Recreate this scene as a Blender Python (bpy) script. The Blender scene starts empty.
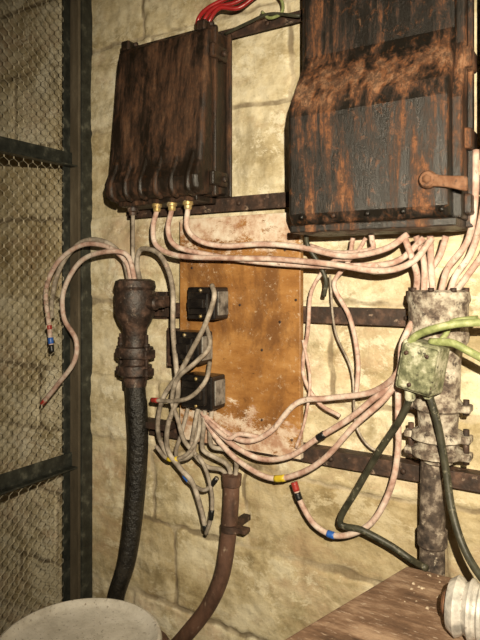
import bpy, bmesh, math, random
import numpy as np
from mathutils import Vector, Matrix, noise
random.seed(7)
# ------------------------------------------------------------------ survey
# World: back wall is the plane y=0, x runs along it, z up.  Positions were surveyed
# from a station 1.5 m off the wall; S() turns a sight (u,v) and a stand-off from the
# wall d (metres) into real room coordinates.
F=600.0; HZ=280.0; TH=math.radians(32); CH=1.5; D=1.5
c_,s_=math.cos(TH),math.sin(TH)
def S(u,v,d=0.0):
    t=(u-240)/F; z=(D-d)/(c_+t*s_)
    return Vector((z*(-s_+t*c_),-d,CH+z*(HZ-v)/F))
def mpp(u,d): # metres per sight unit
    t=(u-240)/F; return (D-d)/(c_+t*s_)/F
sc=bpy.context.scene
try:
    sc.view_settings.view_transform='Standard'
except Exception: pass

# ------------------------------------------------------------------ materials
def base(name):
    m=bpy.data.materials.new(name); m.use_nodes=True
    nt=m.node_tree; b=nt.nodes['Principled BSDF']; return m,nt,b
def ramp(nt,fac,stops):
    r=nt.nodes.new('ShaderNodeValToRGB'); e=r.color_ramp.elements
    while len(e)<len(stops): e.new(0.5)
    for i,(p,col) in enumerate(stops):
        e[i].position=p; e[i].color=(*col,1) if len(col)==3 else col
    nt.links.new(fac,r.inputs[0]); return r.outputs[0]
def noise_n(nt,vec,scale,detail=6,rough=.6,dist=0.0):
    n=nt.nodes.new('ShaderNodeTexNoise'); n.inputs['Scale'].default_value=scale
    n.inputs['Detail'].default_value=detail; n.inputs['Roughness'].default_value=rough
    n.inputs['Distortion'].default_value=dist
    if vec: nt.links.new(vec,n.inputs['Vector'])
    return n.outputs['Fac']
def mapping(nt,scale=(1,1,1),loc=(0,0,0)):
    tc=nt.nodes.new('ShaderNodeTexCoord'); mp=nt.nodes.new('ShaderNodeMapping')
    mp.inputs['Scale'].default_value=scale; mp.inputs['Location'].default_value=loc
    nt.links.new(tc.outputs['Object'],mp.inputs['Vector']); return mp.outputs[0]
def mix(nt,fac,a,b,mode='MIX'):
    m=nt.nodes.new('ShaderNodeMix'); m.data_type='RGBA'; m.blend_type=mode
    for sock,val in ((m.inputs[0],fac),(m.inputs[6],a),(m.inputs[7],b)):
        if isinstance(val,(float,int)): sock.default_value=val
        elif isinstance(val,tuple): sock.default_value=(*val,1)
        else: nt.links.new(val,sock)
    return m.outputs[2]
def math_n(nt,op,a,b):
    m=nt.nodes.new('ShaderNodeMath'); m.operation=op
    for i,v in enumerate((a,b)):
        if isinstance(v,(float,int)): m.inputs[i].default_value=v
        else: nt.links.new(v,m.inputs[i])
    return m.outputs[0]
def bump(nt,b,h,strength,dist):
    bn=nt.nodes.new('ShaderNodeBump'); bn.inputs['Strength'].default_value=strength
    bn.inputs['Distance'].default_value=dist
    nt.links.new(h,bn.inputs['Height']); nt.links.new(bn.outputs[0],b.inputs['Normal'])
def mottled(name,stops,scale=12,stretch=(1,1,1),rough=.7,bmp=.4,dist=.004,metal=0.0,specks=None,speck_scale=60,speck_lo=.6,fine=90):
    m,nt,b=base(name); v=mapping(nt,stretch)
    n1=noise_n(nt,v,scale,8,.65); col=ramp(nt,n1,stops)
    if specks:
        n3=noise_n(nt,mapping(nt,stretch,(3,7,1)),speck_scale,5,.7)
        f=ramp(nt,n3,[(speck_lo,(0,0,0)),(min(speck_lo+.1,1),(1,1,1))])
        col=mix(nt,f,col,specks)
    nt.links.new(col,b.inputs['Base Color'])
    b.inputs['Roughness'].default_value=rough; b.inputs['Metallic'].default_value=metal
    bump(nt,b,noise_n(nt,mapping(nt),fine,5,.6),bmp,dist)
    return m
def plain(name,col,rough=.5,metal=0):
    dk=tuple(x*.65 for x in col)
    return mottled(name,[(.35,dk),(.6,col)],25,rough=rough,metal=metal,bmp=.15)

def corroded(name,black,brown,rust,buff,zc,zw,amt,bias,rough,drip=.6,contrast=1.0):
    """flaking black paint over rusted iron: blotches + running drips, heavier rust where water sits (height zc)"""
    m,nt,b=base(name)
    tc=nt.nodes.new('ShaderNodeTexCoord'); sx=nt.nodes.new('ShaderNodeSeparateXYZ'); nt.links.new(tc.outputs['Object'],sx.inputs[0])
    blotch=noise_n(nt,mapping(nt,(1,1,.45),(4,2,8)),8,12,.80,.5)
    run=noise_n(nt,mapping(nt,(1.7,1.7,.20),(2,5,1)),15,9,.72,.35)
    f=math_n(nt,'ADD',math_n(nt,'MULTIPLY',run,drip),math_n(nt,'MULTIPLY',blotch,1-drip))
    dz=math_n(nt,'ABSOLUTE',math_n(nt,'SUBTRACT',sx.outputs['Z'],zc),0.0)
    near=math_n(nt,'MAXIMUM',math_n(nt,'SUBTRACT',1.0,math_n(nt,'DIVIDE',dz,zw)),0.0)
    f=math_n(nt,'ADD',math_n(nt,'ADD',f,math_n(nt,'MULTIPLY',near,amt)),bias)
    col=ramp(nt,f,[(.475,black),(.51,brown),(.555,rust),(.66,buff)])
    grime=noise_n(nt,mapping(nt,(1,1,.6),(6,6,2)),60,10,.85,.3)
    col=mix(nt,ramp(nt,grime,[(.47,(.75*contrast,)*3),(.55,(0,0,0))]),col,black)
    flake=noise_n(nt,mapping(nt,(1,1,.7),(7,7,7)),45,10,.85,.4)
    col=mix(nt,ramp(nt,flake,[(.55,(0,0,0)),(.61,(.5,.5,.5))]),col,rust)
    ash=noise_n(nt,mapping(nt,(1,1,.22),(1,9,3)),48,9,.8,.2)
    col=mix(nt,ramp(nt,ash,[(.60,(0,0,0)),(.70,(.45,.45,.45))]),col,buff)
    nt.links.new(col,b.inputs['Base Color'])
    rr=nt.nodes.new('ShaderNodeMapRange'); nt.links.new(f,rr.inputs[0])
    rr.inputs[1].default_value=.45; rr.inputs[2].default_value=.58; rr.inputs[3].default_value=rough; rr.inputs[4].default_value=.9
    nt.links.new(rr.outputs[0],b.inputs['Roughness'])
    bump(nt,b,math_n(nt,'ADD',math_n(nt,'MULTIPLY',flake,.7),math_n(nt,'ADD',f,math_n(nt,'MULTIPLY',grime,.5))),.42,.006)
    return m
M_boxL=corroded('oily_black_iron',(.013,.009,.006),(.036,.017,.009),(.085,.036,.015),(.20,.105,.055),2.08,.22,.035,-.012,.33,.55,.6)
M_boxR=corroded('corroded_black_iron',(.010,.008,.006),(.045,.020,.010),(.17,.064,.023),(.33,.18,.10),1.965,.085,.115,-.026,.36,.62,.9)
M_rust=mottled('orange_rust',[(.3,(.06,.025,.012)),(.5,(.15,.065,.03)),(.7,(.26,.14,.08))],18,rough=.8,bmp=.6,specks=(.04,.025,.018),speck_lo=.55)
M_plate=mottled('rusty_pink_plate',[(.3,(.07,.035,.02)),(.5,(.22,.12,.07)),(.68,(.42,.27,.18))],14,(1,1,.4),rough=.9,bmp=.5,specks=(.05,.03,.02),speck_lo=.58)
M_rail=mottled('rail_dark_iron',[(.35,(.016,.010,.007)),(.52,(.042,.022,.014)),(.7,(.13,.07,.045))],25,rough=.65,bmp=.5,specks=(.36,.26,.19),speck_lo=.61,speck_scale=30)
M_post=mottled('post_brown_iron',[(.35,(.055,.043,.026)),(.52,(.095,.075,.048)),(.70,(.17,.14,.095))],14,(1,1,.25),rough=.75,bmp=.3,specks=(.035,.028,.02),speck_lo=.62,speck_scale=45)
M_bar=mottled('mesh_bar_iron',[(.35,(.012,.014,.012)),(.55,(.033,.036,.030)),(.72,(.13,.13,.10))],26,rough=.45,bmp=.3)
M_pot=mottled('pothead_iron',[(.35,(.013,.009,.007)),(.5,(.037,.022,.016)),(.66,(.12,.07,.05))],30,rough=.5,bmp=.6,specks=(.38,.30,.23),speck_lo=.62,speck_scale=50)
M_potR=mottled('pothead_limed_iron',[(.34,(.05,.037,.028)),(.44,(.16,.12,.092)),(.53,(.36,.315,.25)),(.66,(.58,.53,.44))],34,rough=.9,bmp=.9,specks=(.05,.034,.027),speck_lo=.55,speck_scale=42)
M_pipeR=mottled('limed_down_pipe',[(.36,(.022,.016,.013)),(.5,(.08,.058,.044)),(.64,(.29,.24,.19))],34,rough=.85,bmp=.7,specks=(.50,.43,.34),speck_lo=.59,speck_scale=42)
M_tar=mottled('tarred_black_cable',[(.4,(.008,.007,.006)),(.7,(.03,.026,.02))],30,rough=.38,bmp=.8,dist=.008)
M_pink=mottled('pink_cable_sheath',[(.35,(.30,.17,.13)),(.46,(.47,.31,.25)),(.57,(.59,.47,.40)),(.70,(.70,.63,.55))],24,rough=.8,bmp=.4,dist=.003,specks=(.22,.15,.11),speck_lo=.585,speck_scale=65)
M_grey=mottled('grey_cable_sheath',[(.34,(.12,.095,.07)),(.5,(.28,.235,.185)),(.64,(.50,.44,.365))],24,rough=.7,bmp=.4,dist=.003,specks=(.50,.37,.30),speck_lo=.59,speck_scale=50)
M_green=mottled('green_cable_sheath',[(.35,(.12,.14,.045)),(.52,(.27,.31,.12)),(.66,(.48,.48,.29))],30,rough=.6,bmp=.3,specks=(.08,.08,.04),speck_lo=.61)
M_dkgreen=mottled('dark_rubber_cable',[(.35,(.018,.018,.011)),(.6,(.055,.053,.034))],30,rough=.5,bmp=.3,specks=(.26,.24,.17),speck_lo=.59)
M_red=plain('red_cable_sheath',(.36,.02,.02),.3)
M_brass=mottled('brass',[(.35,(.28,.18,.06)),(.6,(.60,.46,.20))],40,rough=.4,metal=.5,specks=(.55,.48,.36),speck_lo=.52)
M_bake=mottled('black_bakelite',[(.4,(.006,.005,.005)),(.7,(.022,.018,.015))],30,rough=.3,bmp=.15,specks=(.16,.12,.09),speck_lo=.66)
M_dusty=mottled('dusty_grey_plate',[(.38,(.05,.044,.038)),(.58,(.26,.24,.21))],30,rough=.6,bmp=.2)
M_tb=plain('tape_blue',(.03,.13,.50),.4); M_ty=plain('tape_yellow',(.75,.55,.04),.4)
M_tr=plain('tape_red',(.38,.04,.03),.4); M_tk=plain('tape_black',(.01,.01,.01),.4)
M_cond=mottled('brown_conduit',[(.35,(.05,.026,.017)),(.6,(.135,.070,.046))],25,(1,1,.5),rough=.6,bmp=.4,specks=(.34,.25,.18),speck_lo=.60)
M_jb=mottled('limed_green_box',[(.36,(.07,.075,.035)),(.48,(.21,.215,.125)),(.60,(.48,.47,.35))],32,rough=.85,bmp=.6,specks=(.045,.04,.022),speck_lo=.56,speck_scale=60)
M_wire=plain('galvanised_wire',(.56,.50,.36),.5,.1)
M_drum=mottled('dusty_white_drum',[(.3,(.52,.48,.41)),(.5,(.72,.68,.60)),(.7,(.84,.80,.73))],12,rough=.85,bmp=.5,specks=(.28,.24,.19),speck_lo=.58,speck_scale=95)
M_bench=mottled('dirty_bench_board',[(.34,(.065,.034,.019)),(.5,(.19,.11,.066)),(.64,(.40,.275,.185))],11,(.6,1.8,1),rough=.9,bmp=.6,specks=(.48,.37,.28),speck_lo=.58,speck_scale=60)
M_alu=mottled('dull_aluminium',[(.35,(.26,.25,.23)),(.6,(.66,.63,.58))],25,rough=.5,metal=.15,bmp=.3,specks=(.12,.08,.06),speck_lo=.60)
M_floor=mottled('dusty_floor',[(.3,(.07,.055,.04)),(.6,(.17,.14,.10))],5,rough=.95,bmp=.6,dist=.01)
M_ceil=mottled('ceiling_plaster',[(.3,(.14,.12,.09)),(.6,(.28,.25,.19))],4,rough=.95,bmp=.5)
M_rub=mottled('mortar_crumbs',[(.35,(.25,.18,.12)),(.6,(.58,.48,.36))],60,rough=.95)

# varnished board
M_wood,nt,b=base('varnished_board_wood')
g=noise_n(nt,mapping(nt,(1,1,2.2)),5,10,.7)
col=ramp(nt,g,[(.32,(.19,.078,.021)),(.47,(.30,.137,.038)),(.58,(.38,.19,.060)),(.72,(.46,.27,.11))])
blot=noise_n(nt,mapping(nt,(1,1,.45)),5,9,.70,.4)
col=mix(nt,ramp(nt,blot,[(.42,(.85,.85,.85)),(.53,(0,0,0))]),col,(.14,.060,.020))
tc=nt.nodes.new('ShaderNodeTexCoord'); sx=nt.nodes.new('ShaderNodeSeparateXYZ'); nt.links.new(tc.outputs['Object'],sx.inputs[0])
spk=noise_n(nt,mapping(nt),60,9,.85)
col=mix(nt,ramp(nt,spk,[(.575,(0,0,0)),(.64,(.75,.75,.75))]),col,(.55,.43,.30))
col=mix(nt,ramp(nt,spk,[(.34,(.8,.8,.8)),(.42,(0,0,0))]),col,(.06,.026,.010))
az=math_n(nt,'ABSOLUTE',sx.outputs['Z'],0.0)
lim=noise_n(nt,mapping(nt,(1,1,1.8)),12,11,.84)
edge=math_n(nt,'ADD',math_n(nt,'MULTIPLY',math_n(nt,'SUBTRACT',az,.218),1.5),lim)
limc=ramp(nt,noise_n(nt,mapping(nt),22,6,.7),[(.38,(.40,.24,.16)),(.5,(.60,.47,.36)),(.65,(.72,.65,.54))])
col=mix(nt,ramp(nt,edge,[(.535,(0,0,0)),(.575,(.95,.95,.95))]),col,limc)
nt.links.new(col,b.inputs['Base Color']); b.inputs['Roughness'].default_value=.45
bump(nt,b,noise_n(nt,mapping(nt,(1,1,4)),30,5,.6),.25,.003)

# stone wall (attributes: joint, blk written per vertex)
M_wall,nt,b=base('limewashed_stone')
def attr(n):
    a=nt.nodes.new('ShaderNodeAttribute'); a.attribute_name=n; return a.outputs['Fac']
v=mapping(nt)
n1=noise_n(nt,mapping(nt,(1,1,1.5)),4.0,12,.74)
col=ramp(nt,n1,[(.34,(.30,.235,.125)),(.43,(.52,.44,.28)),(.51,(.69,.615,.44)),(.62,(.82,.765,.61))])
n2=noise_n(nt,mapping(nt,(1,1,2.1),(5,1,2)),2.6,11,.74)
col=mix(nt,ramp(nt,n2,[(.50,(0,0,0)),(.61,(.65,.65,.65))]),col,(.53,.385,.265))
n3=noise_n(nt,mapping(nt,(1,1,1.4),(9,4,1)),4.2,12,.76,.3)
col=mix(nt,ramp(nt,n3,[(.52,(0,0,0)),(.63,(.75,.75,.75))]),col,(.30,.245,.13))
n6=noise_n(nt,mapping(nt,(1.3,1,.5),(2,8,5)),3.0,9,.7)     # vertical water stains
col=mix(nt,ramp(nt,n6,[(.56,(0,0,0)),(.69,(.6,.6,.6))]),col,(.20,.16,.085))
n7=noise_n(nt,mapping(nt,(1,1,1.6),(1,3,15)),6,12,.8,.3)       # surviving limewash flakes
col=mix(nt,ramp(nt,n7,[(.53,(0,0,0)),(.58,(.8,.8,.8))]),col,(.83,.78,.63))
bl=ramp(nt,attr('blk'),[(0,(.60,.52,.38)),(.35,(.86,.81,.69)),(.7,(.96,.93,.86)),(1,(1.0,.99,.96))])
col=mix(nt,.85,col,bl,'MULTIPLY')
jn=math_n(nt,'MULTIPLY',attr('joint'),math_n(nt,'ADD',noise_n(nt,v,11,7,.7),.30))
jc_=ramp(nt,noise_n(nt,v,4,6,.65),[(.46,(.17,.125,.07)),(.56,(.50,.42,.29))])
col=mix(nt,ramp(nt,jn,[(.28,(0,0,0)),(.62,(.82,.82,.82))]),col,jc_)
n5=noise_n(nt,v,60,11,.87)
col=mix(nt,ramp(nt,n5,[(.36,(.6,.6,.6)),(.45,(0,0,0))]),col,(.20,.15,.08))
nt.links.new(col,b.inputs['Base Color']); b.inputs['Roughness'].default_value=.88
hh=math_n(nt,'ADD',noise_n(nt,v,12,9,.72),math_n(nt,'MULTIPLY',noise_n(nt,v,110,5,.7),.3))
bump(nt,b,hh,.6,.012)

# ------------------------------------------------------------------ mesh helpers
def newobj(name,verts,faces,mat,parent=None,smooth=False):
    me=bpy.data.meshes.new(name); me.from_pydata([tuple(p) for p in verts],[],faces); me.update()
    if smooth:
        for p in me.polygons: p.use_smooth=True
    o=bpy.data.objects.new(name,me); sc.collection.objects.link(o)
    if mat: me.materials.append(mat)
    if parent: o.parent=parent
    return o
def fixn(o):
    bm=bmesh.new(); bm.from_mesh(o.data); bmesh.ops.recalc_face_normals(bm,faces=bm.faces); bm.to_mesh(o.data); bm.free()
def bevel(o,w,seg=2):
    m=o.modifiers.new('bevel','BEVEL'); m.width=w; m.segments=seg; m.limit_method='ANGLE'; m.angle_limit=math.radians(35)
    return o
def box(name,lo,hi,mat,parent=None,bev=0.003,rot=None,seg=2):
    x0,y0,z0=lo; x1,y1,z1=hi
    vs=[(x0,y0,z0),(x1,y0,z0),(x1,y1,z0),(x0,y1,z0),(x0,y0,z1),(x1,y0,z1),(x1,y1,z1),(x0,y1,z1)]
    if rot:
        cc=Vector(((x0+x1)/2,(y0+y1)/2,(z0+z1)/2)); vs=[cc+rot@(Vector(p)-cc) for p in vs]
    o=newobj(name,vs,[(0,3,2,1),(4,5,6,7),(0,1,5,4),(1,2,6,5),(2,3,7,6),(3,0,4,7)],mat,parent)
    if bev: bevel(o,bev,seg)
    return o
def extr(name,prof,x0,x1,mat,parent=None,bev=.006,seg=3):
    """profile [(standoff,z)] extruded along x"""
    n=len(prof); vs=[(x0,-d,z) for d,z in prof]+[(x1,-d,z) for d,z in prof]
    fs=[tuple(range(n)),tuple(range(2*n-1,n-1,-1))]+[(i,i+n,(i+1)%n+n,(i+1)%n) for i in range(n)]
    o=newobj(name,vs,fs,mat,parent); fixn(o)
    if bev: bevel(o,bev,seg)
    return o
def catmull(pts,sub):
    P=[Vector(p) for p in pts]
    if len(P)==2: return [P[0].lerp(P[1],i/sub) for i in range(sub+1)]
    P=[P[0]*2-P[1]]+P+[P[-1]*2-P[-2]]; out=[]
    for i in range(1,len(P)-2):
        a,b2,c2,d2=P[i-1:i+3]
        for k in range(sub):
            t=k/sub
            out.append(.5*((2*b2)+(c2-a)*t+(2*a-5*b2+4*c2-d2)*t*t+(3*b2-a-3*c2+d2)*t**3))
    out.append(P[-2]); return out
def tube_path(name,path,rad,mat,parent=None,sides=10):
    n=len(path); R=rad if callable(rad) else (lambda t:rad)
    T=[(path[min(i+1,n-1)]-path[max(i-1,0)]).normalized() for i in range(n)]
    up=Vector((0,0,1)) if abs(T[0].z)<.9 else Vector((1,0,0))
    N=(up-T[0]*up.dot(T[0])).normalized(); vs=[];fs=[]
    for i in range(n):
        N=(N-T[i]*N.dot(T[i])).normalized(); B=T[i].cross(N); r=R(i/(n-1))
        for k in range(sides):
            a=2*math.pi*k/sides; vs.append(path[i]+(N*math.cos(a)+B*math.sin(a))*r)
    for i in range(n-1):
        for k in range(sides):
            a=i*sides+k; b2=i*sides+(k+1)%sides; fs.append((a,b2,b2+sides,a+sides))
    fs.append(tuple(range(sides-1,-1,-1))); fs.append(tuple(range((n-1)*sides,n*sides)))
    o=newobj(name,vs,fs,mat,parent,True); fixn(o); return o
PATHS={}
def tube(name,pts,r,mat,parent=None,sides=10,sub=7):
    path=catmull(pts,sub); o=tube_path(name,path,r,mat,parent,sides); PATHS[o.name]=(path,r); return o
def tape(cab,t0,t1,mat,name='tape_band',k=1.22):
    path,r=PATHS[cab.name]; n=len(path)
    rr=r if not callable(r) else r(.5)
    L=[0]
    for i in range(1,n): L.append(L[-1]+(path[i]-path[i-1]).length)
    def at(t):
        s=t*L[-1]
        for i in range(1,n):
            if L[i]>=s-1e-9: return path[i-1].lerp(path[i],(s-L[i-1])/max(L[i]-L[i-1],1e-9))
        return path[-1]
    tube_path(name,[at(t0+(t1-t0)*i/4) for i in range(5)],rr*k,mat,cab)
def lathe(name,cx,cy,prof,mat,parent=None,seg=32,axis='Z',smooth=True,cap=True,cz=0):
    vs=[];fs=[];n=len(prof)
    for r,z in prof:
        for k in range(seg):
            a=2*math.pi*k/seg
            if axis=='Z': vs.append((cx+r*math.cos(a),cy+r*math.sin(a),z))
            elif axis=='X': vs.append((z,cy+r*math.cos(a),cz+r*math.sin(a)))
            else: vs.append((cx+r*math.cos(a),z,cz+r*math.sin(a)))
    for i in range(n-1):
        for k in range(seg):
            a=i*seg+k;b2=i*seg+(k+1)%seg; fs.append((a,b2,b2+seg,a+seg))
    if cap: fs.append(tuple(range(seg))); fs.append(tuple(range((n-1)*seg,n*seg)))
    o=newobj(name,vs,fs,mat,parent,smooth); fixn(o)
    if smooth:
        e=o.modifiers.new('es','EDGE_SPLIT'); e.split_angle=math.radians(40)
    return o
def rod(name,a,b2,r,mat,parent=None,sides=12):
    return tube_path(name,[Vector(a),Vector(a).lerp(Vector(b2),.5),Vector(b2)],r,mat,parent,sides)
def bolt(parent,p,dirv,r=.008,l=.008,mat=None,name='bolt'):
    p=Vector(p); return tube_path(name,[p,p+Vector(dirv)*l*.5,p+Vector(dirv)*l],r,mat or M_rail,parent,6)

# ------------------------------------------------------------------ room
RX0,RX1,RY,RZ=-2.6,1.5,-3.2,2.8
def stone_wall(name,o,ud,nd,W,H,step,seed,amp=1.0):
    rnd=random.Random(seed)
    nu=int(W/step)+1; nv=int(H/step)+1
    rows=[0.0]
    while rows[-1]<H+.3: rows.append(rows[-1]+rnd.uniform(.22,.30))
    cols=[]
    for r in rows:
        cc=[-rnd.uniform(.05,.4)]
        while cc[-1]<W+.5: cc.append(cc[-1]+rnd.uniform(.34,.70))
        cols.append(cc)
    vals=[[(rnd.random(),rnd.uniform(-.005,.005),rnd.uniform(-.015,.015)) for _ in cc] for cc in cols]
    verts=np.zeros((nu*nv,3),np.float32); J=np.zeros(nu*nv,np.float32); B=np.zeros(nu*nv,np.float32)
    import bisect
    i=0
    for a in range(nv):
        for q in range(nu):
            u=q*step; w=a*step
            wu=u+.014*noise.noise(Vector((u*5,w*5,seed)))+.010*noise.noise(Vector((u*23,w*23,seed)))
            ww=w+.018*noise.noise(Vector((u*2.2,w*3,seed+9)))+.010*noise.noise(Vector((u*21,w*21,seed+4)))
            ri=max(0,min(bisect.bisect_right(rows,ww)-1,len(rows)-2)); cc=cols[ri]
            ci=max(0,min(bisect.bisect_right(cc,wu)-1,len(cc)-2))
            e=min(ww-rows[ri],rows[ri+1]-ww,wu-cc[ci],cc[ci+1]-wu)
            jw=.009+.008*(noise.noise(Vector((u*4,w*4,seed+2)))+.5)
            j=max(0,min(1,1.15-e/max(jw,.005))); j=j*j*(3-2*j)
            fill=.50+1.2*noise.noise(Vector((u*3,w*3,seed+6)))
            bv,off,tilt=vals[ri][ci]
            sm=max(0,min(1,e/.014))
            h=(off+tilt*(wu-cc[ci])*.3)*sm-.009*j*max(0.1,min(1,fill))+.007*noise.noise(Vector((u*3,w*4,3)))+.004*noise.noise(Vector((u*14,w*18,5)))+.003*noise.noise(Vector((u*40,w*40,5)))
            p=o+ud*u+Vector((0,0,w))+nd*(h*amp)
            verts[i]=p; J[i]=j*max(.5,min(1,fill+.4)); B[i]=bv; i+=1
    me=bpy.data.meshes.new(name); idx=np.arange(nu*nv).reshape(nv,nu)
    qd=np.stack([idx[:-1,:-1],idx[:-1,1:],idx[1:,1:],idx[1:,:-1]],-1).reshape(-1,4)
    me.from_pydata(verts.tolist(),[],qd.tolist()); me.update()
    for nm,ar in (('joint',J),('blk',B)):
        at=me.attributes.new(nm,'FLOAT','POINT'); at.data.foreach_set('value',ar)
    me.polygons.foreach_set('use_smooth',[True]*len(me.polygons))
    me.materials.append(M_wall); ob=bpy.data.objects.new(name,me); sc.collection.objects.link(ob); return ob
stone_wall('wall_back',Vector((RX0,0,0)),Vector((1,0,0)),Vector((0,-1,0)),RX1-RX0,RZ,.007,4)
stone_wall('wall_left',Vector((RX0,RY,0)),Vector((0,1,0)),Vector((1,0,0)),-RY,RZ,.03,11)
stone_wall('wall_right',Vector((RX1,0,0)),Vector((0,-1,0)),Vector((-1,0,0)),-RY,RZ,.03,12)
box('floor',(RX0,RY,-.05),(RX1,0,0),M_floor,bev=0)
box('ceiling',(RX0,RY,RZ),(RX1,0,RZ+.05),M_ceil,bev=0)

# ------------------------------------------------------------------ mesh partition
PX=S(79,300,.02).x
part=bpy.data.objects.new('wire_mesh_partition',None); sc.collection.objects.link(part)
box('post_wall_flange',(PX-.008,-.055,0),(PX+.036,-.045,RZ),M_post,part,.002)
box('post_wall_batten',(PX+.006,-.046,0),(PX+.042,.004,RZ),M_bar,part,.002)
box('post_side_flange',(PX-.008,-.045,0),(PX+.002,-.012,RZ),M_bar,part,.002)
box('post_strip',(PX-.012,-.085,0),(PX-.004,-.055,RZ),M_bar,part,.002)
box('post_front',(PX-.03,-1.32,0),(PX+.02,-1.27,RZ),M_post,part,.003)
for k,vv in enumerate((162,457)):
    zz=S(79,vv,.02).z
    box('crossbar_%d'%k,(PX-.004,-1.3,zz-.026),(PX+.004,-.05,zz+.026),M_bar,part,.002)
    box('crossbar_ledge_%d'%k,(PX,-1.3,zz-.026),(PX+.030,-.05,zz-.020),M_bar,part,.001)
vs=[];fs=[]
p=.018; hz=.020; r=.0013; nW=int(1.22/p)
for i in range(nW):
    yb=-.075-i*p; nz=int(RZ/hz)
    prev=None
    for k in range(nz*2+1):
        z=k*hz/2
        ph=(k//1)%4
        off=(p/2-.0006)*(1 if ph in (0,1) else -1)*(1 if i%2==0 else -1)
        q=Vector((PX-.007+random.uniform(-.0006,.0006),yb+off+random.uniform(-.0008,.0008),z)); b0=len(vs)
        for (ax,ay) in ((r,0),(-r*.5,r*.87),(-r*.5,-r*.87)): vs.append(q+Vector((ax,ay,0)))
        if prev is not None:
            for m in range(3): fs.append((prev+m,prev+(m+1)%3,b0+(m+1)%3,b0+m))
        prev=b0
newobj('mesh_wires',vs,fs,M_wire,part)

# ------------------------------------------------------------------ rails
def rail(u,v,x0,x1,h=.036):
    z=S(u,v,.035).z
    o=box('steel_mounting_rail',(x0,-.045,z-h/2),(x1,-.039,z+h/2),M_rail,None,.0015)
    box('rail_ledge',(x0,-.040,z+h/2-.006),(x1,.004,z+h/2),M_rail,o,.0015)
    for k in range(int((x1-x0)/.19)+1):
        bolt(o,(x0+.05+k*.19,-.045,z),(0,-1,0),.007,.006)
    return z
rail(262,27,S(150,30,.04).x,.3,.030)
rail(262,202,S(128,210,.04).x,-.15,.042)
zr3=rail(350,316,S(152,300,.04).x,S(406,320,.04).x,.042)
rail(350,461,S(150,425,.04).x,.5,.040)

# ------------------------------------------------------------------ left fuse box
x0=S(117,48,.15).x; x1=S(209,40,.15).x
zt=S(117,49,.15).z; zb=S(108,203,.18).z
H=zt-zb
fb=extr('iron_fuse_box',[(.046,zb+.012),(.13,zb+.012),(.13,zt-.004),(.046,zt-.004)],x0+.008,x1-.004,M_boxL,None,.006)
extr('cover',[(.12,zb+.01),(.178,zb),(.205,zb+.014),(.210,zb+.05),(.188,zb+.095),(.155,zt-.05),(.146,zt-.006),(.12,zt)],x0,x1,M_boxL,fb,.012,4)
extr('cover_lip',[(.112,zb+.002),(.128,zb+.002),(.128,zt+.007),(.112,zt+.007)],x0-.007,x1+.007,M_boxL,fb,.005)
extr('back_flange',[(.046,zb+.006),(.056,zb+.006),(.056,zt+.004),(.046,zt+.004)],x0,x1+.010,M_boxL,fb,.003)
for k in range(6):
    xx=x0+.03+k*(x1-x0-.06)/5
    tube('cover_rib_%d'%k,[(xx,-.175,zb+.125),(xx,-.190,zb+.085),(xx,-.205,zb+.05),(xx,-.203,zb+.015),(xx,-.178,zb+.004)],.009,M_boxL,fb,10,4)
for k,xx in enumerate((x0+.03,x1-.03)):
    box('hinge_lug_%d'%k,(xx-.016,-.150,zt-.01),(xx+.016,-.09,zt+.020),M_boxL,fb,.006)
    rod('hinge_pin_%d'%k,(xx-.022,-.118,zt+.014),(xx+.022,-.118,zt+.014),.007,M_rail,fb)
for k,zz in enumerate((zb+.05,zt-.07)):
    box('side_clasp_%d'%k,(x1,-.150,zz-.02),(x1+.016,-.08,zz+.02),M_boxL,fb,.005)
    bolt(fb,(x1+.014,-.10,zz),(1,0,0),.009,.01)
box('bottom_gland_plate',(x0+.02,-.165,zb-.012),(x1-.03,-.07,zb+.004),M_boxL,fb,.003)
gx=[]
for k,u in enumerate((157,172,188)):
    g=S(u,204,.15); gx.append(g)
    lathe('brass_gland_%d'%k,g.x,g.y,[(.010,zb-.008),(.015,zb-.010),(.015,zb-.020),(.011,zb-.022),(.011,zb-.03),(.009,zb-.034)],M_brass,fb,16)
lathe('knockout_gland',S(133,205,.12).x,-.12,[(.017,zb),(.017,zb-.022),(.012,zb-.026),(.012,zb-.034)],M_pot,fb,16)

# ------------------------------------------------------------------ right fuse box
X0=S(292,200,.2).x; X1=S(461,200,.2).x; ZB=S(292,228,.2).z; ZT=2.36
zs1=S(300,103,.2).z; zs2=S(300,76,.14).z
fr=extr('iron_fuse_switch_box',[(.046,ZB+.004),(.125,ZB+.004),(.125,ZT-.01),(.046,ZT-.01)],X0+.012,X1-.008,M_boxR,None,.006)
extr('cover',[(.12,ZB),(.205,ZB+.004),(.222,ZB+.03),(.226,zs1-.04),(.214,zs1),(.152,zs2+.012),(.142,zs2+.04),(.140,ZT-.01),(.12,ZT)],X0,X1-.020,M_boxR,fr,.014,4)
extr('cover_panel_edge',[(.12,ZB+.002),(.185,ZB+.004),(.190,zs1-.04),(.150,zs2),(.148,ZT-.01),(.12,ZT-.002)],X1-.025,X1,M_boxR,fr,.007,3)
extr('cover_flange',[(.110,ZB-.012),(.126,ZB-.012),(.126,ZT+.01),(.110,ZT+.01)],X0-.010,X1+.010,M_boxR,fr,.004)
box('bottom_flange',(X0+.004,-.220,ZB-.014),(X1-.005,-.06,ZB+.004),M_boxR,fr,.003)
for k in range(5):
    xx=X0+.035+k*(X1-X0-.07)/4
    bolt(fr,(xx,-.216,ZB+.022),(0,-1,0),.006,.007,M_boxR,'flange_bolt')
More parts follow.
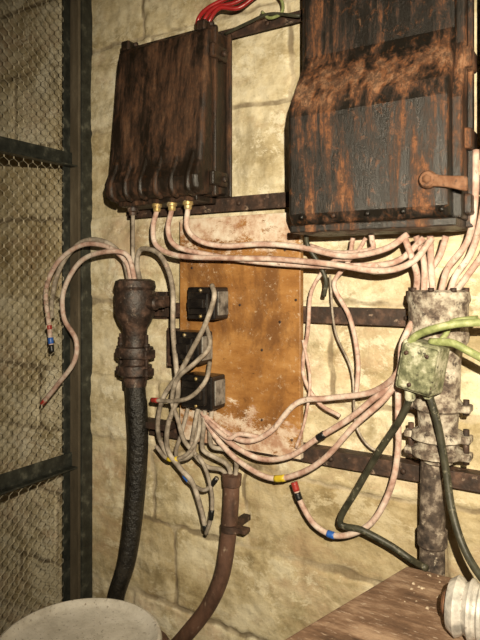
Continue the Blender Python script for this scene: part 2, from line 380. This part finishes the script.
# lever handle: forged flat bar with an eye round a hex-headed spindle
h0=S(427,179,.24); h1=S(468,184,.24)
rod('handle_shaft',(h0.x,-.20,h0.z),(h0.x,-.240,h0.z),.012,M_rust,fr,16)
lathe('handle_eye',h0.x,0,[(.017,-.224),(.019,-.228),(.019,-.236),(.015,-.242)],M_rust,fr,18,'Y',cz=h0.z)
bolt(fr,(h0.x,-.240,h0.z),(0,-1,0),.0095,.006,M_rust,'spindle_nut')
lv=[];nn=8
for i in range(nn+1):
    t=i/nn; xx=h0.x+(h1.x-h0.x)*t; zz=h0.z+(h1.z-h0.z)*t; hw=.015-.003*math.sin(math.pi*min(1,t*1.15))
    yy=-.230-.010*math.sin(t*1.6)
    lv+= [(xx,yy-.008,zz-hw),(xx,yy-.008,zz+hw),(xx,yy+.004,zz+hw),(xx,yy+.004,zz-hw)]
lf=[(0,1,2,3),tuple(4*nn+q_ for q_ in (3,2,1,0))]
for i in range(nn):
    for k in range(4): lf.append((4*i+k,4*i+(k+1)%4,4*i+4+(k+1)%4,4*i+4+k))
o=newobj('handle_lever',lv,lf,M_rust,fr); fixn(o); bevel(o,.0045,3)
for k,vv in enumerate((60,140,205)):
    zz=S(466,vv,.14).z
    box('side_hinge_%d'%k,(X1-.004,-.165,zz-.022),(X1+.014,-.10,zz+.022),M_boxR,fr,.005)
# rusty corner plate beside the box
cp=box('rusty_side_plate',(X1+.024,-.10,S(478,160,.05).z),(X1+.30,-.092,2.5),M_plate,None,.002)
box('plate_fold',(X1+.024,-.12,S(478,160,.05).z),(X1+.030,-.099,2.5),M_plate,cp,.002)
box('plate_wall_packer',(X1+.06,-.093,1.85),(X1+.1,.004,2.45),M_rail,cp,.002)

# ------------------------------------------------------------------ board
bx0=S(183,300,.05).x; bx1=S(303,300,.05).x; bzt=S(303,212,.05).z; bzb=S(301,458,.05).z
bd=box('varnished_mounting_board',(bx0,-.066,bzb),(bx1,-.046,bzt),M_wood,None,.002)
for (u,v) in ((192,268),(296,225),(296,300),(222,262),(240,305),(222,385),(280,322),(262,420),(292,440),(215,245),(262,350),(285,250)):
    q=S(u,v,.066); bolt(bd,(q.x,-.066,q.z),(0,-1,0),.004,.002,M_rail,'screw_head')
# ------------------------------------------------------------------ cut-outs on board
def cutout(u0,u1,v0,v1,dd=.135):
    d0=.0665
    a=S(u0,v0,dd); b2=S(u1,v1,d0); zt_=a.z; zb_=S(u0,v1,dd).z
    xr=S(u1-9,v0,dd).x
    o=box('fuse_cutout',(a.x,-dd,zb_),(xr,-d0,zt_),M_bake,None,.005)
    box('carrier',(a.x+.012,-dd-.016,zb_+.014),(xr-.012,-dd+.002,zt_-.014),M_bake,o,.006)
    box('carrier_grip',(a.x+.020,-dd-.028,zb_+.032),(xr-.020,-dd-.012,zt_-.032),M_bake,o,.004)
    box('side_plate',(xr-.001,-dd+.012,zb_+.012),(xr+.004,-d0-.006,zt_-.012),M_dusty,o,.002)
    for zz in (zb_+.009,zt_-.009):
        bolt(o,((a.x+xr)/2,-dd,zz),(0,-1,0),.005,.004,M_brass,'terminal_screw')
    return o
cutout(187,224,287,319)
cutout(171,208,331,363)
cutout(181,221,374,407)
bk=box('bracket_plate',(S(168,345,.06).x,-.066,S(170,366,.06).z),(bx0-.001,-.052,S(170,328,.06).z),M_rail,None,.002)
q=S(165,300,.07); box('terminal_lug',(q.x-.02,-.10,q.z-.02),(q.x+.02,-.046,q.z+.012),M_rail,bk,.003)

# ------------------------------------------------------------------ potheads
def pothead(name,u,d,prof,mat):
    k=mpp(u,d); c0=S(u,280,d)
    return lathe(name,c0.x,-d,[(rp*k,S(u,v,d).z) for v,rp in prof],mat,None,36),c0,k
pl,cl,k=pothead('cable_sealing_pothead',135,.105,[(279,4),(279,15),(281,19.5),(287,21),(290,19.5),(293,20.5),(312,20),(320,17),(328,12.5),(340,11.5),(346,12),(347,18),(353,19),(357,18),(358,12),(364,12),(365,17),(374,17),(377,12),(386,11.5),(386,5)],M_pot)
for sx_ in (-1,1):
    box('clamp_ear_%d'%sx_,(cl.x+(.02 if sx_>0 else -.064),-.128,S(135,358,.105).z),(cl.x+(.064 if sx_>0 else -.02),-.082,S(135,349,.105).z),M_pot,pl,.004)
    rod('clamp_bolt_%d'%sx_,(cl.x+sx_*.052,-.112,S(135,378,.105).z),(cl.x+sx_*.052,-.112,S(135,334,.105).z),.006,M_rail,pl)
    bolt(pl,(cl.x+sx_*.052,-.112,S(135,346,.105).z),(0,0,1),.011,.010,M_rail,'clamp_nut')
    box('clamp_jaw_%d'%sx_,(cl.x+(.02 if sx_>0 else -.064),-.125,S(135,375,.105).z),(cl.x+(.064 if sx_>0 else -.02),-.088,S(135,367,.105).z),M_pot,pl,.004)
lathe('body_boss',0,-.105,[(.018,cl.x+.05),(.020,cl.x+.07),(.020,cl.x+.085),(.014,cl.x+.090),(.012,cl.x+.115)],M_pot,pl,18,'X',cz=S(135,303,.105).z)
box('wall_strap',(cl.x-.02,-.105,S(135,310,.1).z),(cl.x+.02,-.003,S(135,300,.1).z),M_rail,pl,.002)
box('wall_strap_plate',(cl.x-.05,-.014,S(135,320,.1).z),(cl.x+.05,.004,S(135,292,.1).z),M_rail,pl,.002)
box('clamp_strap',(cl.x-.015,-.105,S(135,426,.1).z),(cl.x+.12,-.045,S(135,420,.1).z),M_rail,pl,.002)
# armoured main cable going down to the floor
z0=S(135,384,.105).z
mc=tube('tarred_main_cable',[(cl.x,-.105,z0),S(137,410,.105),S(138,450,.105),S(134,510,.11),S(127,560,.12),S(115,605,.115),Vector((S(112,640,.13).x,-.10,.3)),Vector((S(110,640,.13).x-.01,-.09,0.002))],lambda t:.031 if t<.1 else .034-.008*min(1,t*1.3),M_tar,None,16,8)

pr,cr,kr=pothead('cable_dividing_pothead',438,.09,[(290,6),(290,26),(292,30),(300,31),(304,29),(330,28.5),(335,30),(341,29),(347,24),(360,22),(398,21),(402,24),(408,24),(411,20),(428,19),(431,25),(438,26),(441,20),(446,20),(449,26),(455,25),(458,15),(462,14)],M_potR)
for sx_ in (-1,1):
    for vv in (405,435,452):
        cxx=cr.x+sx_*.062
        box('flange_ear',(min(cr.x+sx_*.03,cxx+sx_*.012),-.11,S(438,vv+4,.09).z),(max(cr.x+sx_*.03,cxx+sx_*.012),-.07,S(438,vv-3,.09).z),M_potR,pr,.004)
    rod('flange_bolt',(cr.x+sx_*.062,-.09,S(438,460,.09).z),(cr.x+sx_*.062,-.09,S(438,426,.09).z),.007,M_rail,pr)
    rod('upper_bolt',(cr.x+sx_*.062,-.09,S(438,412,.09).z),(cr.x+sx_*.062,-.09,S(438,397,.09).z),.007,M_rail,pr)
for a in range(8):
    an=a*math.pi/4; bolt(pr,(cr.x+.062*math.cos(an),-.09+.062*math.sin(an),S(438,291,.09).z-.002),(0,0,1),.007,.01,M_rail,'lid_bolt')
box('wall_strap',(cr.x-.03,-.07,S(438,322,.09).z),(cr.x+.03,.004,S(438,312,.09).z),M_rail,pr,.002)
tube('down_pipe',[(cr.x-.012,-.078,S(438,458,.09).z),(cr.x-.016,-.075,1.0),(cr.x-.018,-.072,.6),(cr.x-.018,-.072,.002)],.029,M_pipeR,pr,18,4)
lathe('pipe_coupling',cr.x-.017,-.074,[(.030,S(430,528,.08).z),(.034,S(430,530,.08).z),(.034,S(430,545,.08).z),(.030,S(430,547,.08).z)],M_pipeR,pr,24)

# ------------------------------------------------------------------ brown conduit
e_=S(158,655,.085)
cd=tube('brown_conduit',[S(232,476,.085),S(231,505,.085),S(228,540,.085),S(222,575,.085),S(209,605,.085),S(190,630,.085),S(170,650,.080),Vector((e_.x-.03,-.06,.38)),Vector((e_.x-.06,-.05,.15)),Vector((e_.x-.06,-.05,.002))],.0225,M_cond,None,18,8)
q=S(232,476,.085)
lathe('conduit_bell',q.x,q.y,[(.020,q.z-.03),(.026,q.z-.025),(.028,q.z+.004),(.022,q.z+.006)],M_cond,cd,24)
q=S(231,527,.085)
lathe('saddle_ring',q.x,q.y,[(.023,q.z-.009),(.029,q.z-.009),(.029,q.z+.009),(.023,q.z+.009)],M_rail,cd,24)
box('saddle_tail',(q.x+.02,-.10,q.z-.006),(q.x+.055,-.07,q.z+.006),M_rail,cd,.002)
box('saddle_leg',(q.x-.012,-.08,q.z-.008),(q.x+.012,.004,q.z+.008),M_rail,cd,.002)

# ------------------------------------------------------------------ cables
def cab(name,pts,r,mat,sides=10,sub=7,parent=None):
    return tube(name,[S(*p) for p in pts],r,mat,parent,sides,sub)
RP=.0075
zc=zb-.028
def fromgland(i,rest): return [Vector((gx[i].x,gx[i].y,zc))]+[S(*p) for p in rest]
tube('pink_cable',fromgland(2,[(187,228,.15),(200,241,.14),(225,246,.12),(262,244,.11),(300,247,.11),(345,256,.12),(385,249,.14),(408,234,.13)]),RP,M_pink)
tube('pink_cable',fromgland(1,[(168,230,.15),(176,246,.145),(205,254,.13),(250,261,.12),(300,265,.12),(350,266,.13),(395,262,.13),(424,238,.12)]),RP,M_pink)
tube('pink_cable',fromgland(0,[(153,228,.15),(157,246,.15),(180,256,.145),(225,258,.14),(275,259,.14),(330,264,.15),(380,271,.15),(412,262,.14),(432,238,.13)]),RP,M_pink)
cab('pink_cable',[(310,246,.10),(335,253,.10),(370,250,.10),(372,240,.10),(370,230,.10)],RP*.9,M_pink)
for (pts) in ([(416,236,.12),(424,262,.11),(424,292,.10)],[(430,236,.13),(431,262,.11),(433,292,.10)],
              [(476,150,.13),(475,200,.13),(468,240,.11),(448,268,.11),(441,292,.10)],
              [(486,190,.13),(480,225,.12),(470,255,.10),(456,275,.10),(450,292,.10)],
              [(446,236,.11),(440,255,.10),(430,272,.09),(428,292,.08)],
              [(404,236,.13),(412,258,.13),(417,275,.12),(416,292,.10)],
              [(489,210,.08),(487,245,.09),(470,272,.09),(455,292,.08)]):
    cab('pink_cable',pts,RP,M_pink)
# loops
a=cab('pink_cable',[(412,322,.13),(402,345,.15),(398,372,.15),(372,392,.10),(330,398,.09),(297,403,.09),(270,432,.09),(246,441,.10),(222,430,.10),(203,414,.11)],RP,M_pink)
a=cab('pink_cable',[(413,335,.13),(396,380,.12),(372,400,.11),(350,418,.10),(318,438,.09),(290,456,.09),(262,459,.09),(236,447,.10),(214,428,.11),(202,412,.11)],RP,M_pink); tape(a,.46,.49,M_tk)
a=cab('pink_cable',[(404,372,.14),(385,398,.13),(355,425,.12),(325,458,.11),(298,474,.10),(270,478,.10),(240,462,.10),(218,440,.10),(204,418,.11)],RP,M_pink); tape(a,.60,.64,M_ty)
a=cab('pink_cable',[(294,482,.09),(301,503,.09),(316,526,.09),(340,536,.09),(370,524,.09),(390,490,.09),(398,450,.09),(398,410,.10),(400,370,.12),(414,335,.13)],RP,M_pink)
tape(a,.0,.03,M_tr); tape(a,.035,.06,M_tk); tape(a,.20,.225,M_tb)
cab('pink_cable',[(353,238,.09),(348,262,.09),(334,285,.08),(350,318,.07),(358,360,.07),(356,398,.07)],RP*.8,M_pink)
cab('pink_cable',[(366,238,.10),(352,258,.10),(332,262,.09),(312,290,.08),(308,330,.07),(303,372,.06),(318,402,.06),(340,416,.07)],RP*.7,M_pink)
cab('thin_pink_wire',[(303,340,.07),(310,380,.07),(305,420,.075),(296,448,.075)],.004,M_pink)
cab('thin_grey_wire',[(330,275,.06),(335,330,.055),(352,372,.055),(356,425,.055),(375,450,.055),(392,436,.07)],.003,M_grey)
a=cab('black_flex_cable',[(306,232,.12),(308,246,.11),(318,262,.10),(326,280,.09),(324,296,.08)],.006,M_dkgreen)
# cores of left pothead
RG=.0078
a=cab('grey_core_cable',[(131,280,.105),(126,262,.11),(108,247,.12),(82,245,.13),(58,262,.14),(46,290,.14),(49,325,.14),(52,352,.14)],RG,M_pink)
tape(a,.93,.96,M_tb); tape(a,.965,1.0,M_tk,k=1.1); tape(a,.87,.89,M_tr)
a=cab('grey_core_cable',[(129,281,.095),(122,256,.10),(103,241,.11),(80,243,.11),(60,268,.12),(52,300,.12),(52,318,.12)],RG,M_grey)
a=cab('grey_core_cable',[(135,281,.11),(127,255,.13),(104,252,.15),(80,262,.15),(64,290,.15),(64,318,.15),(76,340,.15),(74,362,.15),(58,384,.15),(42,404,.15)],RG,M_pink)
tape(a,.975,1.0,M_tr,k=1.05)
cab('grey_core_cable',[(134,281,.085),(133,250,.09),(133,214,.115)],RG*.8,M_grey)
a=cab('grey_core_cable',[(140,281,.11),(137,262,.12),(142,249,.13),(160,255,.14),(172,284,.15),(173,330,.16),(176,365,.16),(178,395,.15),(168,425,.14),(168,450,.13),(180,468,.12),(192,482,.11),(200,505,.10),(206,530,.09)],RG*.95,M_grey)
tape(a,.985,1.0,M_tk)
# wires around the cut-outs
cab('grey_core_cable',[(212,285,.15),(214,298,.17),(205,325,.17),(192,350,.17),(180,372,.16),(164,396,.14),(158,420,.13),(160,440,.12),(172,458,.11),(190,456,.11),(196,440,.10)],RG*.9,M_grey)
cab('grey_core_cable',[(205,322,.09),(210,345,.12),(196,362,.17),(178,378,.17),(172,400,.15),(178,420,.14),(184,440,.12),(196,455,.10)],RG*.85,M_grey)
a=cab('grey_core_cable',[(152,400,.13),(175,401,.16),(192,396,.17),(206,380,.17),(210,362,.15)],RG*.8,M_grey); tape(a,0,.10,M_tr)
a=cab('grey_core_cable',[(156,446,.12),(168,459,.12),(186,455,.12),(198,436,.11),(200,408,.10)],RG*.75,M_grey); tape(a,.2,.34,M_ty)
a=cab('grey_core_cable',[(188,408,.10),(182,432,.10),(176,455,.10),(186,478,.10),(204,490,.10),(217,478,.10)],RG*.75,M_grey); tape(a,.9,1,M_tk); tape(a,.6,.66,M_tb)
a=cab('grey_core_cable',[(205,408,.11),(204,425,.11),(202,445,.10),(205,452,.095),(216,458,.09),(228,466,.085),(232,482,.085)],RG*.85,M_grey)
cab('grey_core_cable',[(212,408,.10),(210,430,.10),(212,446,.10),(226,450,.09),(236,460,.085),(235,482,.085)],RG*.85,M_grey)
a=cab('grey_core_cable',[(198,408,.12),(194,430,.11),(192,450,.10),(206,466,.10),(222,470,.09),(229,480,.085)],RG*.8,M_grey)
a=cab('grey_core_cable',[(198,455,.11),(206,470,.11),(212,495,.10),(211,518,.10),(206,534,.10)],RG*.75,M_grey); tape(a,.68,.8,M_tk)
cab('pink_cable',[(202,416,.10),(212,425,.12),(228,438,.12),(240,434,.11),(262,438,.09)],RP*.85,M_pink)
# red cables above left box
for dx in (0,9,17):
    cab('red_cable',[(199+dx*.5,32,.10),(198+dx*.7,20,.10),(208+dx*.7,8,.10),(232+dx*.4,-4+dx*.7,.08),(262,-18+dx*.6,.06),(300,-34+dx*.6,.06)],.0062,M_red)
cab('green_cable',[(262,12,.06),(270,18,.07),(282,12,.07),(280,-2,.06),(262,-14,.05)],.0045,M_green)
cab('green_cable',[(225,34,.06),(250,22,.07),(270,14,.07),(300,16,.08)],.0045,M_dkgreen)

# ------------------------------------------------------------------ junction box with green cables
jc=S(421,367,.20); rot=Matrix.Rotation(math.radians(10),3,'Y')@Matrix.Rotation(math.radians(-8),3,'Z')
jb=box('cable_junction_box',(jc.x-.044,-.215,jc.z-.056),(jc.x+.040,-.145,jc.z+.054),M_jb,None,.008,rot,3)
box('lid',(jc.x-.040,-.226,jc.z-.050),(jc.x+.036,-.212,jc.z+.048),M_jb,jb,.006,rot,3)
for dx,dz in ((-.024,.032),(.020,.026),(-.018,-.036),(.024,-.040)):
    bolt(jb,(jc.x+dx,-.224,jc.z+dz),(0,-1,0),.005,.005,M_rail,'lid_screw')
box('mounting_tab',(jc.x-.01,-.15,jc.z-.02),(jc.x+.03,-.125,jc.z+.02),M_jb,jb,.003)
for (u,v) in ((410,400),(428,398)):
    q=S(u,v-4,.18); lathe('gland',q.x,q.y,[(.012,q.z+.02),(.012,q.z-.004),(.009,q.z-.010)],M_jb,jb,12)
cab('green_cable',[(430,342,.19),(452,343,.20),(470,352,.20),(500,366,.20),(540,372,.16)],.0085,M_green)
cab('green_cable',[(404,352,.19),(416,336,.21),(440,327,.22),(465,323,.21),(500,322,.18),(545,318,.14)],.0085,M_green)
cab('green_cable',[(432,350,.18),(446,334,.17),(452,322,.17),(478,318,.15)],.006,M_green)
cab('dark_rubber_cable',[(411,396,.18),(400,420,.17),(380,450,.14),(358,488,.12),(340,522,.10),(362,530,.10),(390,545,.09),(412,560,.085),(426,568,.12)],.0080,M_dkgreen)
cab('dark_rubber_cable',[(429,394,.18),(438,425,.17),(446,470,.16),(452,510,.17),(464,548,.19),(482,578,.22),(505,598,.25)],.0085,M_dkgreen)

# ------------------------------------------------------------------ drum
t=(78-240)/F; z=1.6; dxp=z*(-s_+t*c_); dyp=-D+z*(c_+t*s_); dr=82/F*1.6; hz_=CH-z*(640-HZ)/F
dm=lathe('steel_drum',dxp,dyp,[(.01,hz_-.016),(dr*.5,hz_-.017),(dr*.86,hz_-.018),(dr*.90,hz_-.012),(dr*.94,hz_-.003),(dr*.965,hz_),(dr,hz_-.003),(dr+.004,hz_-.012),(dr,hz_-.020),(dr-.006,hz_-.03),
  (dr-.006,hz_*.68),(dr+.004,hz_*.66),(dr-.006,hz_*.64),(dr-.006,hz_*.36),(dr+.004,hz_*.34),(dr-.006,hz_*.32),(dr-.006,.03),(dr,.015),(dr,0)],M_drum,None,64)

# ------------------------------------------------------------------ bench
TZ=.836; A=Vector((-.410,-.112)); Dd=Vector((-.52,-.52)); Bq=Vector((.60,-.112)); Cq=Vector((.60,-.90)); D2=Vector((-.62,-.90))
top=[A,Dd,D2,Cq,Bq]; n=5
vs=[(q.x,q.y,TZ) for q in top]+[(q.x,q.y,TZ-.03) for q in top]
fs=[tuple(range(n)),tuple(range(2*n-1,n-1,-1))]+[(i,i+n,(i+1)%n+n,(i+1)%n) for i in range(n)]
bn=newobj('work_bench',vs,fs,M_bench); fixn(bn); bevel(bn,.004)
for i,(lx,ly) in enumerate(((-.36,-.17),(-.50,-.85),(.54,-.17),(.54,-.85))):
    box('leg_%d'%i,(lx-.025,ly-.025,0),(lx+.025,ly+.025,TZ-.028),M_bench,bn,.003)
box('apron_back',(-.36,-.18,TZ-.10),(.54,-.155,TZ-.028),M_bench,bn,.002)
box('apron_front',(-.50,-.86,TZ-.10),(.54,-.835,TZ-.028),M_bench,bn,.002)
# mortar crumbs fallen on the bench (one object)
rv=[];rf=[]; rr_=random.Random(3)
for i in range(110):
    yy=-.125-.15*rr_.random()**1.6; xx=-.37+.45*rr_.random()-.05*(-yy); s1=rr_.uniform(.0012,.0042)
    b0=len(rv)
    for (dx,dy,dz) in ((-1,-1,0),(1,-1,0),(1,1,0),(-1,1,0),(-.7,-.6,1),(.6,-.7,1.1),(.7,.6,.9),(-.5,.7,1)):
        rv.append((xx+dx*s1*rr_.uniform(.6,1.2),yy+dy*s1*rr_.uniform(.6,1.2),TZ+dz*s1*.9))
    for f_ in ((0,3,2,1),(4,5,6,7),(0,1,5,4),(1,2,6,5),(2,3,7,6),(3,0,4,7)): rf.append(tuple(b0+q_ for q_ in f_))
newobj('mortar_crumbs',rv,rf,M_rub)
# lamp housing lying on the bench
ax,ay=-.255,-.335; R=.052; zc_=TZ+R+.004
prof=[(.020,ax-.004),(.030,ax-.010),(.044,ax-.008),(.050,ax),(.054,ax+.006),(.050,ax+.014),(.044,ax+.02)]
for k in range(6):
    e=ax+.026+k*.018; prof+=[(.048,e),(.054,e+.004),(.054,e+.009),(.048,e+.013)]
prof+=[(.042,ax+.145),(.026,ax+.16),(.02,ax+.19)]
cn=lathe('bulkhead_lamp_housing',0,ay,prof,M_alu,None,32,'X',cz=zc_)
lathe('socket_ring',0,ay,[(.020,ax-.006),(.024,ax-.016),(.020,ax-.020),(.013,ax-.016),(.012,ax-.006)],M_rust,cn,24,'X',cz=zc_)
lathe('socket_core',0,ay,[(.016,ax-.004),(.016,ax-.014)],M_tk,cn,16,'X',cz=zc_)

# ------------------------------------------------------------------ light
l=bpy.data.lights.new('camera_flash','SPOT'); l.energy=235; l.color=(1,.87,.65); l.shadow_soft_size=.008
l.spot_size=math.radians(98); l.spot_blend=1.0
o=bpy.data.objects.new('camera_flash',l); sc.collection.objects.link(o); o.location=(.12,-1.56,1.66)
o.rotation_euler=(Vector((-.50,0,1.45))-o.location).to_track_quat('-Z','Y').to_euler()
l=bpy.data.lights.new('overhead_fill','AREA'); l.size=.4; l.energy=2.5; l.color=(1,.78,.5)  # added weak warm fill from above; no fitting hangs in the room
o=bpy.data.objects.new('overhead_fill',l); sc.collection.objects.link(o); o.location=(.3,-1.6,2.7)
o.rotation_euler=(Vector((-.2,-1.2,0))-o.location).to_track_quat('-Z','Y').to_euler()
w=bpy.data.worlds.new('world'); sc.world=w; w.use_nodes=True
w.node_tree.nodes['Background'].inputs[0].default_value=(1,.85,.65,1); w.node_tree.nodes['Background'].inputs[1].default_value=.03

# ------------------------------------------------------------------ recentre origins
roots=[o for o in sc.objects if o.parent is None and o.type=='MESH' and not o.name.startswith('wall_')]
for o in roots:
    co=[v.co for v in o.data.vertices]
    cc=Vector([(min(p[i] for p in co)+max(p[i] for p in co))/2 for i in range(3)])
    o.data.transform(Matrix.Translation(-cc)); o.location=cc
    for ch in o.children: ch.location=-cc

cam=bpy.data.cameras.new('camera'); co=bpy.data.objects.new('camera',cam); sc.collection.objects.link(co)
co.location=(0,-D,CH); co.rotation_euler=(math.radians(90),0,TH)
cam.sensor_fit='VERTICAL'; cam.sensor_height=36; cam.lens=36*F/640; cam.shift_y=-(320-HZ)/640; cam.clip_start=.02
sc.camera=co
